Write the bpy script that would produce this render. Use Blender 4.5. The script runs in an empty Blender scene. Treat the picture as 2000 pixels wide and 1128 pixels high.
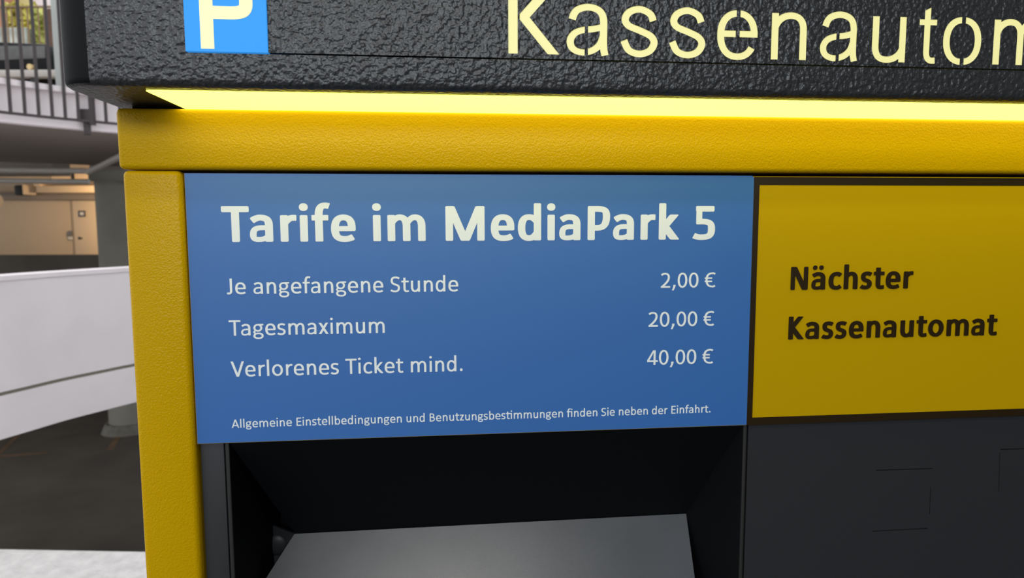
import bpy, bmesh, math, random
from mathutils import Vector, Matrix
from mathutils.geometry import delaunay_2d_cdt
random.seed(7)
scene = bpy.context.scene
COL = scene.collection

# ------------------------------------------------------------------ camera, world, lights, exposure
FPX = 1300.0                                   # focal length in pixels of the 2000 x 1128 frame
CAM = Vector((0.19520, -0.53221, 1.55))
D1 = Vector((0.99489569, -0.01270571, 0.1001056))      # machine's x axis in camera space (right, down, forward)
D2 = Vector((0.00318929, 0.99550494, 0.09465596))      # down
D3 = Vector((-0.10085829, -0.09385354, 0.99046409))    # into the machine
cam_data = bpy.data.cameras.new('camera')
cam = bpy.data.objects.new('camera', cam_data); COL.objects.link(cam)
cam_data.sensor_width = 36.0
cam_data.lens = 36.0 * FPX / 2000.0
cam_data.clip_start = 0.02; cam_data.clip_end = 300
cr = Vector((D1.x, D3.x, -D2.x)); cd = Vector((D1.y, D3.y, -D2.y)); cf = Vector((D1.z, D3.z, -D2.z))
m = Matrix((( cr.x, -cd.x, -cf.x), (cr.y, -cd.y, -cf.y), (cr.z, -cd.z, -cf.z))).to_4x4()
m.translation = CAM
cam.matrix_world = m
cam_data.dof.use_dof = True
cam_data.dof.focus_distance = 0.53
cam_data.dof.aperture_fstop = 11.5
scene.camera = cam

scene.view_settings.view_transform = 'Standard'
scene.view_settings.look = 'None'
scene.view_settings.exposure = 0.0
scene.view_settings.gamma = 1.0
scene.view_settings.use_curve_mapping = False

world = bpy.data.worlds.new('overcast_sky'); scene.world = world
world.use_nodes = True
bg = world.node_tree.nodes['Background']
bg.inputs['Color'].default_value = (0.93, 0.95, 1.0, 1)
bg.inputs['Strength'].default_value = 1.4

def area_light(name, loc, target, sx, sy, power, color):
    l = bpy.data.lights.new(name, 'AREA'); l.shape = 'RECTANGLE'; l.size = sx; l.size_y = sy
    l.energy = power; l.color = color
    o = bpy.data.objects.new(name, l); COL.objects.link(o)
    o.location = loc
    o.rotation_euler = (Vector(target) - Vector(loc)).to_track_quat('-Z', 'Y').to_euler()
    return o
# unseen area lamp standing in for daylight, placed to brighten sign and canopy
area_light('daylight_fill', (-0.15, -3.3, 2.65), (0.2, 0.0, 1.9), 2.7, 0.6, 54, (0.88, 0.95, 1.0))
# unseen lamp added overhead to put a highlight on the slanted panel
area_light('panel_highlight_lamp', (0.22, -1.25, 2.93), (0.22, -1.25, 0.0), 0.6, 0.14, 8, (1.0, 0.96, 0.88))

def ray(px, py):
    x, y = (px - 1000) / FPX, (py - 564) / FPX
    r = Vector((x, y, 1.0))
    return Vector((D1.dot(r), D3.dot(r), -D2.dot(r)))
def at(px, py, depth):
    return CAM + ray(px, py) * depth
def on_y(px, py, y):
    w = ray(px, py); return CAM + w * ((y - CAM.y) / w.y)
def on_z(px, py, z):
    w = ray(px, py); return CAM + w * ((z - CAM.z) / w.z)

# ------------------------------------------------------------------ materials
def mat(name, color, rough=0.5, metal=0.0, spec=0.5, bump=None, var=None, emit=None, coat=0.0, tint=None):
    """bump = (scale, detail, distance[, stretch]); var = (scale, amount); emit = (color, strength)"""
    ma = bpy.data.materials.new(name); ma.use_nodes = True
    nt = ma.node_tree; b = nt.nodes['Principled BSDF']
    b.inputs['Base Color'].default_value = (*color, 1)
    b.inputs['Roughness'].default_value = rough
    b.inputs['Metallic'].default_value = metal
    b.inputs['Specular IOR Level'].default_value = spec
    b.inputs['Coat Weight'].default_value = coat
    if tint: b.inputs['Specular Tint'].default_value = (*tint, 1)
    tc = nt.nodes.new('ShaderNodeTexCoord')
    if var:
        n = nt.nodes.new('ShaderNodeTexNoise'); n.inputs['Scale'].default_value = var[0]; n.inputs['Detail'].default_value = 6
        nt.links.new(tc.outputs['Object'], n.inputs['Vector'])
        r = nt.nodes.new('ShaderNodeMapRange')
        r.inputs['From Min'].default_value = 0.25; r.inputs['From Max'].default_value = 0.75
        r.inputs['To Min'].default_value = 1 - var[1]; r.inputs['To Max'].default_value = 1 + var[1]
        nt.links.new(n.outputs['Fac'], r.inputs['Value'])
        mx = nt.nodes.new('ShaderNodeVectorMath'); mx.operation = 'SCALE'
        mx.inputs[0].default_value = color
        nt.links.new(r.outputs['Result'], mx.inputs['Scale'])
        nt.links.new(mx.outputs['Vector'], b.inputs['Base Color'])
    if bump:
        n = nt.nodes.new('ShaderNodeTexNoise'); n.inputs['Scale'].default_value = bump[0]; n.inputs['Detail'].default_value = bump[1]
        n.inputs['Roughness'].default_value = 0.45
        if len(bump) > 3: n.inputs['Distortion'].default_value = bump[3]
        nt.links.new(tc.outputs['Object'], n.inputs['Vector'])
        bp = nt.nodes.new('ShaderNodeBump'); bp.inputs['Distance'].default_value = bump[2]; bp.inputs['Strength'].default_value = 0.85
        nt.links.new(n.outputs['Fac'], bp.inputs['Height'])
        nt.links.new(bp.outputs['Normal'], b.inputs['Normal'])
    if emit:
        b.inputs['Emission Color'].default_value = (*emit[0], 1); b.inputs['Emission Strength'].default_value = emit[1]
    return ma

M = {}
M['yellow'] = mat('yellow_powder_coat', (0.52, 0.308, 0.0005), 0.24, bump=(760, 1, 0.00042), spec=0.10)
M['yellow_plate'] = mat('yellow_sign_plate', (0.50, 0.308, 0.0005), 0.45, spec=0.10)
M['brown'] = mat('dark_brown_print', (0.020, 0.010, 0.001), 0.42, spec=0.4)
M['blue'] = mat('blue_sign_film', (0.028, 0.138, 0.430), 0.47, spec=0.75)
M['white_print'] = mat('off_white_print', (0.84, 0.87, 0.86), 0.6, spec=0.6)
M['leather'] = mat('black_textured_plastic', (0.030, 0.031, 0.033), 0.36, bump=(350, 0.8, 0.0017), spec=0.5)
M['fascia'] = mat('dark_grey_plastic', (0.024, 0.025, 0.028), 0.45, spec=0.35)
M['black'] = mat('black_recess', (0.0062, 0.0066, 0.0080), 0.65, spec=0.06)
M['screen'] = mat('grey_slanted_panel', (0.095, 0.100, 0.108), 0.27, bump=(1800, 2, 0.00006), var=(18, 0.10), spec=0.5)
M['lip'] = mat('dark_trim', (0.022, 0.022, 0.021), 0.5, spec=0.2)
GLOW = (1.0, 0.93, 0.30)
M['glow'] = mat('lit_diffuser', (0.8, 0.75, 0.4), 0.5, emit=((1.0, 0.96, 0.135), 2.7))
M['satin'] = mat('satin_black_end', (0.006, 0.0072, 0.0075), 0.6, spec=0.10)
M['glow_letter'] = mat('lit_letter_acrylic', (0.7, 0.66, 0.35), 0.5, emit=((1.0, 0.92, 0.30), 0.44))
M['plaque'] = mat('lit_blue_acrylic', (0.02, 0.20, 0.55), 0.55, spec=0.2, emit=((0.05, 0.38, 1.0), 0.56))
M['plaque_p'] = mat('lit_p_acrylic', (0.7, 0.66, 0.4), 0.4, emit=((1.0, 0.93, 0.40), 0.50))
M['black_edge'] = mat('black_edge', (0.01, 0.01, 0.012), 0.5)

# ------------------------------------------------------------------ mesh helpers
def link_mesh(name, me, material, parent=None):
    o = bpy.data.objects.new(name, me); COL.objects.link(o)
    mats = material if isinstance(material, (list, tuple)) else [material]
    for x in mats: me.materials.append(x)
    if parent is not None: o.parent = parent
    return o
def build(name, bm, material, parent=None, smooth=None):
    me = bpy.data.meshes.new(name)
    bmesh.ops.recalc_face_normals(bm, faces=bm.faces)
    bm.to_mesh(me); bm.free()
    if smooth is not None:
        for p in me.polygons: p.use_smooth = True
        me.set_sharp_from_angle(angle=math.radians(smooth))
    o = link_mesh(name, me, material, parent)
    if parent is not None: o.matrix_parent_inverse = WORLD_INV(parent)
    return o
def WORLD_INV(p):
    mw = Matrix.Translation(p.location)
    q = p
    # parents are only ever translated, and carry an inverse of their own parent's move
    return mw.inverted() if p.parent is None else Matrix.Identity(4)
def tag(o, label=None, cat=None, group=None, kind=None):
    if label: o['label'] = label
    if cat: o['category'] = cat
    if group: o['group'] = group
    if kind: o['kind'] = kind
    return o
def empty(name, loc, label, cat, group=None):
    o = bpy.data.objects.new(name, None); COL.objects.link(o); o.location = loc; o.empty_display_size = 0.05
    return tag(o, label, cat, group)
def add_box(bm, x0, x1, y0, y1, z0, z1, bev=0.0, seg=3):
    b = bmesh.new()
    vs = [b.verts.new((x, y, z)) for x in (x0, x1) for y in (y0, y1) for z in (z0, z1)]
    for f in ((0, 1, 3, 2), (4, 6, 7, 5), (0, 4, 5, 1), (2, 3, 7, 6), (0, 2, 6, 4), (1, 5, 7, 3)):
        b.faces.new([vs[i] for i in f])
    bmesh.ops.recalc_face_normals(b, faces=b.faces)
    if bev > 0:
        bmesh.ops.bevel(b, geom=list(b.edges), offset=bev, segments=seg, profile=0.5, affect='EDGES')
    merge(bm, b)
def merge(bm, b):
    me = bpy.data.meshes.new('tmp'); b.to_mesh(me); b.free(); bm.from_mesh(me); bpy.data.meshes.remove(me)
def box(name, x0, x1, y0, y1, z0, z1, material, parent=None, bev=0.0, seg=3):
    bm = bmesh.new(); add_box(bm, x0, x1, y0, y1, z0, z1, bev, seg)
    return build(name, bm, material, parent, 40 if bev else None)
def add_prism(bm, poly, z0, z1, bev_bottom=0.0):
    """plan polygon [(x, y)] raised from z0 to z1"""
    b = bmesh.new()
    lo = [b.verts.new((x, y, z0)) for x, y in poly]; hi = [b.verts.new((x, y, z1)) for x, y in poly]
    fb = b.faces.new(lo); b.faces.new(hi)
    n = len(poly)
    for i in range(n): b.faces.new((lo[i], lo[(i + 1) % n], hi[(i + 1) % n], hi[i]))
    bmesh.ops.recalc_face_normals(b, faces=b.faces)
    if bev_bottom:
        bmesh.ops.bevel(b, geom=list(fb.edges), offset=bev_bottom, segments=4, profile=0.5, affect='EDGES')
    merge(bm, b)
def add_quad(bm, pts):
    bm.faces.new([bm.verts.new(p) for p in pts])
def add_tube(bm, a, b, r, seg=12, r2=None):
    a = Vector(a); b = Vector(b); d = (b - a).normalized()
    u = d.orthogonal().normalized(); v = d.cross(u)
    r2 = r if r2 is None else r2
    A = [bm.verts.new(a + (u * math.cos(t) + v * math.sin(t)) * r) for t in [2 * math.pi * i / seg for i in range(seg)]]
    B = [bm.verts.new(b + (u * math.cos(t) + v * math.sin(t)) * r2) for t in [2 * math.pi * i / seg for i in range(seg)]]
    for i in range(seg): bm.faces.new((A[i], A[(i + 1) % seg], B[(i + 1) % seg], B[i]))
    bm.faces.new(A); bm.faces.new(B)

# ------------------------------------------------------------------ flat shapes by constrained triangulation
def ccw(p):
    s = sum(p[i][0] * p[(i + 1) % len(p)][1] - p[(i + 1) % len(p)][0] * p[i][1] for i in range(len(p)))
    return p if s > 0 else p[::-1]
def hull(pts):
    pts = sorted(set((round(x, 5), round(y, 5)) for x, y in pts))
    if len(pts) < 3: return pts
    def half(ps):
        h = []
        for p in ps:
            while len(h) > 1 and (h[-1][0] - h[-2][0]) * (p[1] - h[-2][1]) - (h[-1][1] - h[-2][1]) * (p[0] - h[-2][0]) <= 1e-9: h.pop()
            h.append(p)
        return h
    a = half(pts); b = half(pts[::-1])
    return a[:-1] + b[:-1]
def flat(add, sub=(), eps=1e-4):
    """union of the polygons `add` minus the polygons `sub` -> (verts, tris)"""
    vs, fs = [], []
    for p in list(add) + list(sub):
        p = ccw(list(p)); n = len(vs); vs += [Vector(q) for q in p]; fs.append(list(range(n, n + len(p))))
    na = len(add)
    V, Ed, F, ov, oe, of = delaunay_2d_cdt(vs, [], fs, 0, eps, True)
    tris = [f for f, o in zip(F, of) if any(k < na for k in o) and not any(k >= na for k in o)]
    return [tuple(v) for v in V], tris
def add_flat(bm, VT, fn, depth):
    """extrude a flat shape: fn(u, v) -> (x, z) front; front at y0, back at y1"""
    V, T = VT; y0, y1 = depth
    used = sorted({i for t in T for i in t})
    fr, bk = {}, {}
    for i in used:
        x, z = fn(*V[i]); fr[i] = bm.verts.new((x, y0, z)); bk[i] = bm.verts.new((x, y1, z))
    cnt = {}
    for t in T:
        k = len(t)
        for j in range(k):
            e = (t[j], t[(j + 1) % k]); cnt[e] = cnt.get(e, 0) + 1
    for t in T:
        try:
            bm.faces.new([fr[i] for i in t]); bm.faces.new([bk[i] for i in reversed(t)])
        except ValueError: pass
    for (a, b) in cnt:
        if (b, a) not in cnt:
            try: bm.faces.new((fr[a], bk[a], bk[b], fr[b]))
            except ValueError: pass

# ------------------------------------------------------------------ lettering: strokes of a broad pen joined into one outline
def sample(path, n=12):
    pts = [path[0]]
    for s in path[1:]:
        p0 = pts[-1]
        if len(s) == 2: pts.append(s)
        else:
            a, b, c = (s[0], s[1]), (s[2], s[3]), (s[4], s[5])
            for i in range(1, n + 1):
                t = i / n; u = 1 - t
                pts.append((u**3 * p0[0] + 3*u*u*t*a[0] + 3*u*t*t*b[0] + t**3 * c[0], u**3 * p0[1] + 3*u*u*t*a[1] + 3*u*t*t*b[1] + t**3 * c[1]))
    return pts
def stroke(path, wv, wh, r=0.0, closed=False, taper=None, n=12):
    pts = sample(path, n)
    if closed and (abs(pts[0][0]-pts[-1][0]) + abs(pts[0][1]-pts[-1][1])) < 1e-6: pts = pts[:-1]
    N = len(pts)
    L = [0.0]
    for i in range(1, N): L.append(L[-1] + math.dist(pts[i], pts[i-1]))
    tot = L[-1]
    def tangent(i):
        if closed: a, b = pts[(i-1) % N], pts[(i+1) % N]
        else: a, b = pts[max(i-1, 0)], pts[min(i+1, N-1)]
        d = math.dist(a, b) or 1; return ((b[0]-a[0])/d, (b[1]-a[1])/d)
    rows = []
    def row(p, t, k=1.0, cut=0.0):
        nx, ny = -t[1], t[0]
        h = max(math.hypot(wv/2*nx, wh/2*ny) * k - cut, 0.5)
        rows.append(((p[0]+nx*h, p[1]+ny*h), (p[0]-nx*h, p[1]-ny*h)))
    for i in range(N):
        k = 1.0
        if taper:
            s, l = taper; k = min(1.0, s + (1 - s) * L[i] / l)
        t = tangent(i); p = pts[i]
        if not closed and r > 0 and i == 0:
            row(p, t, k, r); row((p[0]+t[0]*r*.3, p[1]+t[1]*r*.3), t, k, r*.3); row((p[0]+t[0]*r, p[1]+t[1]*r), t, k)
        elif not closed and r > 0 and i == N-1:
            row((p[0]-t[0]*r, p[1]-t[1]*r), t, k); row((p[0]-t[0]*r*.3, p[1]-t[1]*r*.3), t, k, r*.3); row(p, t, k, r)
        else: row(p, t, k)
    if closed: rows.append(rows[0])
    return [h for h in (hull([a[0], a[1], b[0], b[1]]) for a, b in zip(rows, rows[1:])) if len(h) > 2]
def ell(cx, cy, rx, ry, k=0.58):
    return [(cx+rx, cy), (cx+rx, cy+ry*k, cx+rx*k, cy+ry, cx, cy+ry), (cx-rx*k, cy+ry, cx-rx, cy+ry*k, cx-rx, cy),
            (cx-rx, cy-ry*k, cx-rx*k, cy-ry, cx, cy-ry), (cx+rx*k, cy-ry, cx+rx, cy-ry*k, cx+rx, cy)]
def blob(cx, cy, rx, ry, k=0.62):
    return [ccw(sample(ell(cx, cy, rx, ry, k), 6)[:-1])]
def round_poly(p, r):
    out = []
    for i in range(len(p)):
        a, b, c = p[i-1], p[i], p[(i+1) % len(p)]
        u = (a[0]-b[0], a[1]-b[1]); v = (c[0]-b[0], c[1]-b[1]); lu, lv = math.hypot(*u), math.hypot(*v)
        k = min(r, lu*.4, lv*.4)
        p0 = (b[0]+u[0]/lu*k, b[1]+u[1]/lu*k); p2 = (b[0]+v[0]/lv*k, b[1]+v[1]/lv*k)
        for t in (0, .33, .67, 1): out.append(((1-t)**2*p0[0]+2*t*(1-t)*b[0]+t*t*p2[0], (1-t)**2*p0[1]+2*t*(1-t)*b[1]+t*t*p2[1]))
    return out
def diag(x0, y0, x1, y1, hw):
    return [round_poly([(x0-hw, y0), (x0+hw, y0), (x1+hw, y1), (x1-hw, y1)], hw*.32)]

ADV_R = dict(A=579,B=544,E=488,J=319,S=459,T=487,V=567,a=479,b=525,c=423,d=525,e=498,f=305,g=471,h=525,i=229,k=455,l=229,m=799,n=525,o=527,r=349,s=391,t=335,u=525,x=433,z=395)
ADV_B = dict(K=547,M=874,N=659,P=532,T=495,a=494,c=418,d=537,e=503,f=316,h=537,i=246,k=480,m=813,n=537,o=538,r=355,s=399,t=347,u=537)
ADV_B['ä'] = 494
def glyph(ch, B):
    """humanist sans letter -> (polygons, advance) in 1/1000 em"""
    wv, wh = (138, 106) if B else (90, 73)
    hv, hh = wv/2, wh/2
    X, C, A, o = (474, 634, 686, 10) if B else (466, 634, 684, 10)
    r = 20 if B else 9
    adv = (ADV_B if B else ADV_R).get(ch, 507)
    sb, ob = (66, 36) if B else (79, 46)      # side bearings of stems and of round sides
    P = []
    def S(path, **k):
        kk = dict(r=r); kk.update(k); w1 = kk.pop('wv', wv); w2 = kk.pop('wh', wh)
        P.extend(stroke(path, w1, w2, **kk))
    def stem(x, y0, y1, **k): S([(x, y0), (x, y1)], **k)
    def bar(x0, x1, y, **k): S([(x0, y), (x1, y)], **k)
    def arch(xa, xb, top=None):
        cx = xa + (xb - xa) * .56; t = (X + o - hh)
        S([(xa, X*.60), (xa+(xb-xa)*.14, X*.80, xa+(xb-xa)*.30, t, cx, t), (cx+(xb-cx)*.72, t, xb, t-(t-X*.55)*.45, xb, X*.58), (xb, 0)], taper=(.62 if B else .75, 200))
    if ch in 'nh':
        x0, x1 = sb+hv, adv-sb+6-hv
        stem(x0, 0, X if ch == 'n' else A); arch(x0, x1)
    elif ch == 'm':
        x0, x2 = sb+hv, adv-sb+6-hv; x1 = (x0+x2)/2
        stem(x0, 0, X); arch(x0, x1); arch(x1, x2)
    elif ch == 'u':
        x0, x1 = sb-6+hv, adv-sb-hv; b = -o+hh; cx = x0+(x1-x0)*.44
        stem(x1, 0, X)
        S([(x1, X*.40), (x1-(x1-x0)*.14, X*.20, x1-(x1-x0)*.30, b, cx, b), (cx-(cx-x0)*.72, b, x0, b+(X*.45-b)*.45, x0, X*.42), (x0, X)], taper=(.62 if B else .75, 200))
    elif ch == 'r':
        x0 = sb+hv; x1 = adv-(4 if B else 10)
        stem(x0, 0, X)
        S([(x0, X*.58), (x0+36, X*.78, x0+74, X-hh+4, x1-56, X-hh+5), (x1, X-hh+4)], taper=(.6 if B else .75, 150), r=r*.7)
    elif ch == 'i': 
        x = adv/2; stem(x, 0, X)
        q = 78 if B else 56
        P.extend(blob(x, 616 if B else 622, q, q*.88))
    elif ch == 'l': stem(adv/2, 0, A)
    elif ch == 'o': S(ell(adv/2, X/2, (adv-2*ob)/2-hv+(4 if B else 0), X/2+o-hh, .57), closed=True, n=14)
    elif ch in 'bd':
        xs = sb+hv if ch == 'b' else adv-sb-hv; xo = adv-ob-hv if ch == 'b' else ob+hv
        stem(xs, 0, A)
        cx = xo+(xs-xo)*.46; t = X+o-hh; b = -o+hh
        S([(xs, X*.66), (xs+(xo-xs)*.18, X*.84, cx+(xs-cx)*.45, t, cx, t), (cx+(xo-cx)*.66, t, xo, X*.76, xo, X*.49),
           (xo, X*.22, cx+(xo-cx)*.66, b, cx, b), (cx+(xs-cx)*.45, b, xs+(xo-xs)*.18, X*.16, xs, X*.32)], taper=(.7, 150))
    elif ch == 'c':
        x0, x1 = ob+hv, adv-(26 if B else 30); cx = x0+(x1-x0)*.60; t = X+o-hh; b = -o+hh
        S([(x1-4, t-52), (x1-40, t-16, cx+40, t, cx, t), (x0+60, t, x0, X*.76, x0, X*.49), (x0, X*.2, x0+50, b, cx-4, b), (cx+40, b, x1-40, b+14, x1, b+52)])
    elif ch == 'e':
        x0, x1 = ob+hv, adv-ob-hv+6; cx = (x0+x1)/2; t = X+o-hh; b = -o+hh; yb = X*.50
        bar(x0, x1, yb-wh*.06, wh=wh*.86, r=0)
        S([(x1, yb-wh*.48), (x1, yb+20), (x1, X*.80, cx+(x1-cx)*.62, t, cx, t), (cx-(cx-x0)*.64, t, x0, X*.76, x0, X*.48),
           (x0, X*.16, cx-(cx-x0)*.52, b, cx+22, b), (cx+70, b, x1-20, b+12, x1+hv*.35, b+42)])
    elif ch in 'aä':
        x0, x1 = (34, adv-62-hv) if B else (42, adv-72-hv); t = X+o-hh; b = -o+hh
        cx = x0+(x1-x0)*.50; yb = X*.53; xl = x0+hv*.86-6
        S([(x0+34, t-58), (x0+80, t-20, cx-16, t, cx+6, t), (cx+(x1-cx)*.78, t, x1, t-46, x1, X*.62), (x1, 0)])
        S([(x1, yb), (cx+46, yb), (cx-54, yb, xl, yb-24, xl, X*.265), (xl, X*.10, xl+46, b, cx-16, b), (cx+48, b, x1-34, X*.12, x1, X*.27)], wv=wv*.84, wh=wh*.84, r=0, n=18)
        if ch == 'ä':
            for dx in (-102, 82): P.extend(blob(cx+24+dx, 604, 66, 62))
    elif ch == 'g':
        x0, x1 = 28, adv-14; w = x1-x0; g = wv*.90; gh = wh*.88
        S(ell(x0+.455*w, .655*X, .415*w-g/2, .34*X-gh/2, .58), closed=True, wv=g, wh=gh)
        bar(x0+.52*w, x0+.98*w, X-gh*.48, wh=gh*.95, r=4)
        S([(x0+.22*w, X*.41), (x0+.06*w, X*.33, x0+.06*w, X*.22, x0+.24*w, X*.185)], wv=g*.85, wh=gh*.85, r=0)
        S(ell(x0+.49*w, -.055*X, .475*w-g/2, .285*X-gh/2, .62), closed=True, wv=g, wh=gh)
    elif ch == 'f':
        x = adv*.45; x1 = adv+(12 if B else 14)
        d = 112 if B else 96
        S([(x, 0), (x, 480), (x, 590, x+d*.36, A+12-hh, x+d, A+12-hh), (x+d+20, A+12-hh, x1-24, A+8-hh, x1, A-2-hh)], r=r*.7)
        bar(14, adv-6, X-wh*.45, wh=wh*.94, r=r*.6)
    elif ch == 't':
        x = adv*.43; b = -o+hh
        S([(x, 590), (x, 150), (x, 70, x+24, b, x+92, b), (x+112, b, x+126, b+4, adv-14, b+12)], r=r*.7)
        bar(16, adv-14, X-wh*.45, wh=wh*.94, r=r*.6)
    elif ch in 'sS':
        H, x0, x1 = (X, 34, adv-34) if ch == 's' else (C, 38, adv-42)
        t, b = H+o-hh, -o+hh; a0 = x0+hv*.9; w = x1-x0; c0, c1 = x0+hv, x1-hv
        q = t-b
        S([(x1-.08*w, t-.09*q), (x1-.20*w, t-.02*q, x1-.34*w, t, x0+.56*w, t), (c0+.06*w, t, c0, t-.10*q, c0, t-.245*q),
           (c0, t-.60*q, c1, t-.42*q, c1, b+.255*q), (c1, b+.10*q, c1-.14*w, b, x0+.44*w, b), (x0+.28*w, b, x0+.12*w, b+.03*q, x0+.02*w, b+.10*q)], wv=wv*.98)
    elif ch == 'z':
        bar(34, adv-30, X-hh); bar(30, adv-26, hh); P.extend(diag(adv-30-58, X-hh, 30+58, hh, 56))
    elif ch == 'x':
        h = 56; P.extend(diag(18+h, X, adv-14-h, 0, h-2)); P.extend(diag(adv-22-h, X, 14+h, 0, h-2))
    elif ch == 'k':
        x = sb+hv; stem(x, 0, A); h = 60 if not B else 92
        P.extend(diag(adv-20-h, X, x+40-(10 if B else 0), X*.50, h-4)); P.extend(diag(x+36, X*.56, adv-6-h, 0, h))
    elif ch == 'K':
        x = sb+6+hv; stem(x, 0, C); h = 92
        P.extend(diag(adv-30-h, C, x+18, C*.49, h-10)); P.extend(diag(x+14, C*.56, adv-6-h, 0, h-2))
    elif ch == 'T':
        bar(10, adv-10, C-hh); stem(adv/2, 0, C-hh)
    elif ch == 'V':
        h = 50; P.extend(diag(14+h, C, adv/2, 0, h-1)); P.extend(diag(adv-14-h, C, adv/2, 0, h-1))
    elif ch == 'A':
        h = 50; P.extend(diag(adv/2, C, 10+h, 0, h-1)); P.extend(diag(adv/2, C, adv-10-h, 0, h-1)); bar(120, adv-120, C*.27, r=0)
    elif ch == 'E':
        x = sb+8+hv; stem(x, 0, C); bar(x, adv-40, C-hh); bar(x, adv-62, C*.52); bar(x, adv-38, hh)
    elif ch == 'B':
        x = sb+8+hv; xr = adv-40-hv; stem(x, 0, C)
        S([(x, C-hh), (x+130, C-hh), (xr+6, C-hh, xr+2, C*.55, x+140, C*.53), (x, C*.53)], r=0)
        S([(x+40, C*.53), (x+150, C*.53), (xr+54, C*.51, xr+54, hh, x+140, hh), (x, hh)], r=0)
    elif ch == 'P':
        x = sb+8+hv; xr = adv-30-hv; stem(x, 0, C); yb = C*.36
        S([(x, C-hh), (x+110, C-hh), (xr-30, C-hh, xr, C*.86, xr, C*.69), (xr, C*.46, xr-60, yb, x+120, yb), (x, yb)], r=0)
    elif ch == 'J':
        x = adv-76-hv+4; b = -o+hh
        S([(x, C), (x, 150), (x, 60, x-34, b, x-96, b), (x-120, b, x-140, b+10, x-158, b+22)])
    elif ch == 'M':
        x0, x1 = sb+12+hv, adv-sb-12-hv; stem(x0, 0, C); stem(x1, 0, C)
        cx = adv/2; P.extend(diag(x0+18, C, cx-4, 0, 78)); P.extend(diag(x1-18, C, cx+4, 0, 78))
    elif ch == 'N':
        x0, x1 = sb+10+hv-4, adv-sb-10-hv+4; w2 = 124; stem(x0, 0, C, wv=w2); stem(x1, 0, C, wv=w2)
        P.extend(diag(x0+22, C, x1-22, 0, 80))
    elif ch == '0': S(ell(253, C/2, 253-38-hv, C/2+o-hh, .60), closed=True, n=14)
    elif ch == '2':
        x0, x1 = 42, 452; t = C+o-hh
        S([(x0+18, t-66), (x0+70, t-20, x0+120, t, x0+178, t), (x0+300, t, x1-hv-16, t-60, x1-hv-16, C*.70), (x1-hv-16, C*.50, x0+250, C*.32, x0+52, hh+4)])
        bar(x0-2, x1+6, hh)
    elif ch == '4':
        stem(345, 0, C, r=4); bar(16, 492, C*.25); P.extend([[(16, C*.25-hh), (16, C*.25+hh+8), (274, C), (345, C), (322, C*.91), (100, C*.25+hh*.6)]])
    elif ch == '5':
        x0, x1 = 52, 462; b = -o+hh
        bar(x0+30, x1-18, C-hh); stem(x0+44+hv*.75, C*.46, C, wv=wv*.84)
        S([(x0+40, C*.535), (x0+120, C*.535), (x1-100, C*.545, x1-hv+2, C*.48, x1-hv+2, C*.30), (x1-hv+2, C*.10, x0+270, b, x0+140, b), (x0+90, b, x0+40, b+8, x0-6, b+34)], r=r*.6)
    elif ch == '€':
        x0, x1 = 100, 488; t = C+o-hh; b = -o+hh; cx = x1-92; y = C/2
        S([(x1-4, t-40), (x1-36, t-10, cx+24, t, cx, t), (x0+60, t, x0+10, C*.78, x0+6, y), (x0+10, C*.22, x0+60, b, cx, b), (cx+30, b, x1-34, b+12, x1-2, b+44)])
        bar(22, 356, y+74, wh=62, r=3); bar(22, 352, y-62, wh=62, r=3)
    elif ch == '.': adv = 252; P.extend(blob(126, 58, 58, 58))
    elif ch == ',':
        adv = 250; P.append([(94, 118), (196, 118), (192, 62), (172, 12), (110, -122), (34, -122), (84, 4)])
    elif ch == ' ': adv = 226
    return P, adv
_gc = {}
def glyph_shape(ch, B):
    if (ch, B) not in _gc:
        P, adv = glyph(ch, B)
        _gc[(ch, B)] = (flat(P, eps=0.05) if P else ([], []), adv)
    return _gc[(ch, B)]
def text_line(name, s, B, em, baseline, xl, xr, y, material, parent, th=0.00025):
    """one printed line fitted between xl and xr"""
    pen = 0.0; items = []; ligs = []
    for i, ch in enumerate(s):
        (V, T), adv = glyph_shape(ch, B)
        if ch == 'T' and i+1 < len(s) and s[i+1] in 'ai': kern = -34 if s[i+1] == 'a' else -8
        elif ch == 'V' and s[i+1] == 'e': kern = -26
        else: kern = 0
        if T: items.append((pen, V, T))
        if s[i:i+2] in ('fi', 'ti') and not B and em < 0.015: ligs.append((pen + adv*.4, pen + adv + 140))
        pen += adv + kern
    lo = min(p + min(v[0] for v in V) for p, V, T in items); hi = max(p + max(v[0] for v in V) for p, V, T in items)
    k = (xr - xl) / (hi - lo); ky = em / 1000
    bm = bmesh.new()
    for p, V, T in items:
        add_flat(bm, (V, T), lambda u, v: (xl + (p + u - lo) * k, baseline + v * ky), (y, y + th))
    for a, b in ligs:
        q = [(a, 398), (b, 398), (b, 462), (a, 462)]
        add_flat(bm, flat([q], eps=.05), lambda u, v: (xl + (u - lo) * k, baseline + v * ky), (y-.00002, y + th))
    return build(name, bm, material, parent)

# ------------------------------------------------------------------ the pay station
ps = empty('pay_station', (0.45, 0.2, 0), 'yellow and black parking pay station with lit canopy and blue tariff sign', 'pay station')
XR = 0.985                                                   # right end of the machine
box('cabinet', -0.040, XR-0.005, 0.13, 0.47, 0.0, 1.637, M['fascia'], ps, 0.004)
box('post', -0.0437, -0.0012, -0.0035, 0.14, 0.02, 1.5921, M['yellow'], ps, 0.0042, 4)
box('post', XR-0.044, XR-0.0012, -0.0035, 0.14, 0.02, 1.5921, M['yellow'], ps, 0.0042, 4)
box('crossbeam', -0.0455, XR+0.0005, -0.0045, 0.40, 1.5926, 1.6376, M['yellow'], ps, 0.0038, 4)

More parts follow.
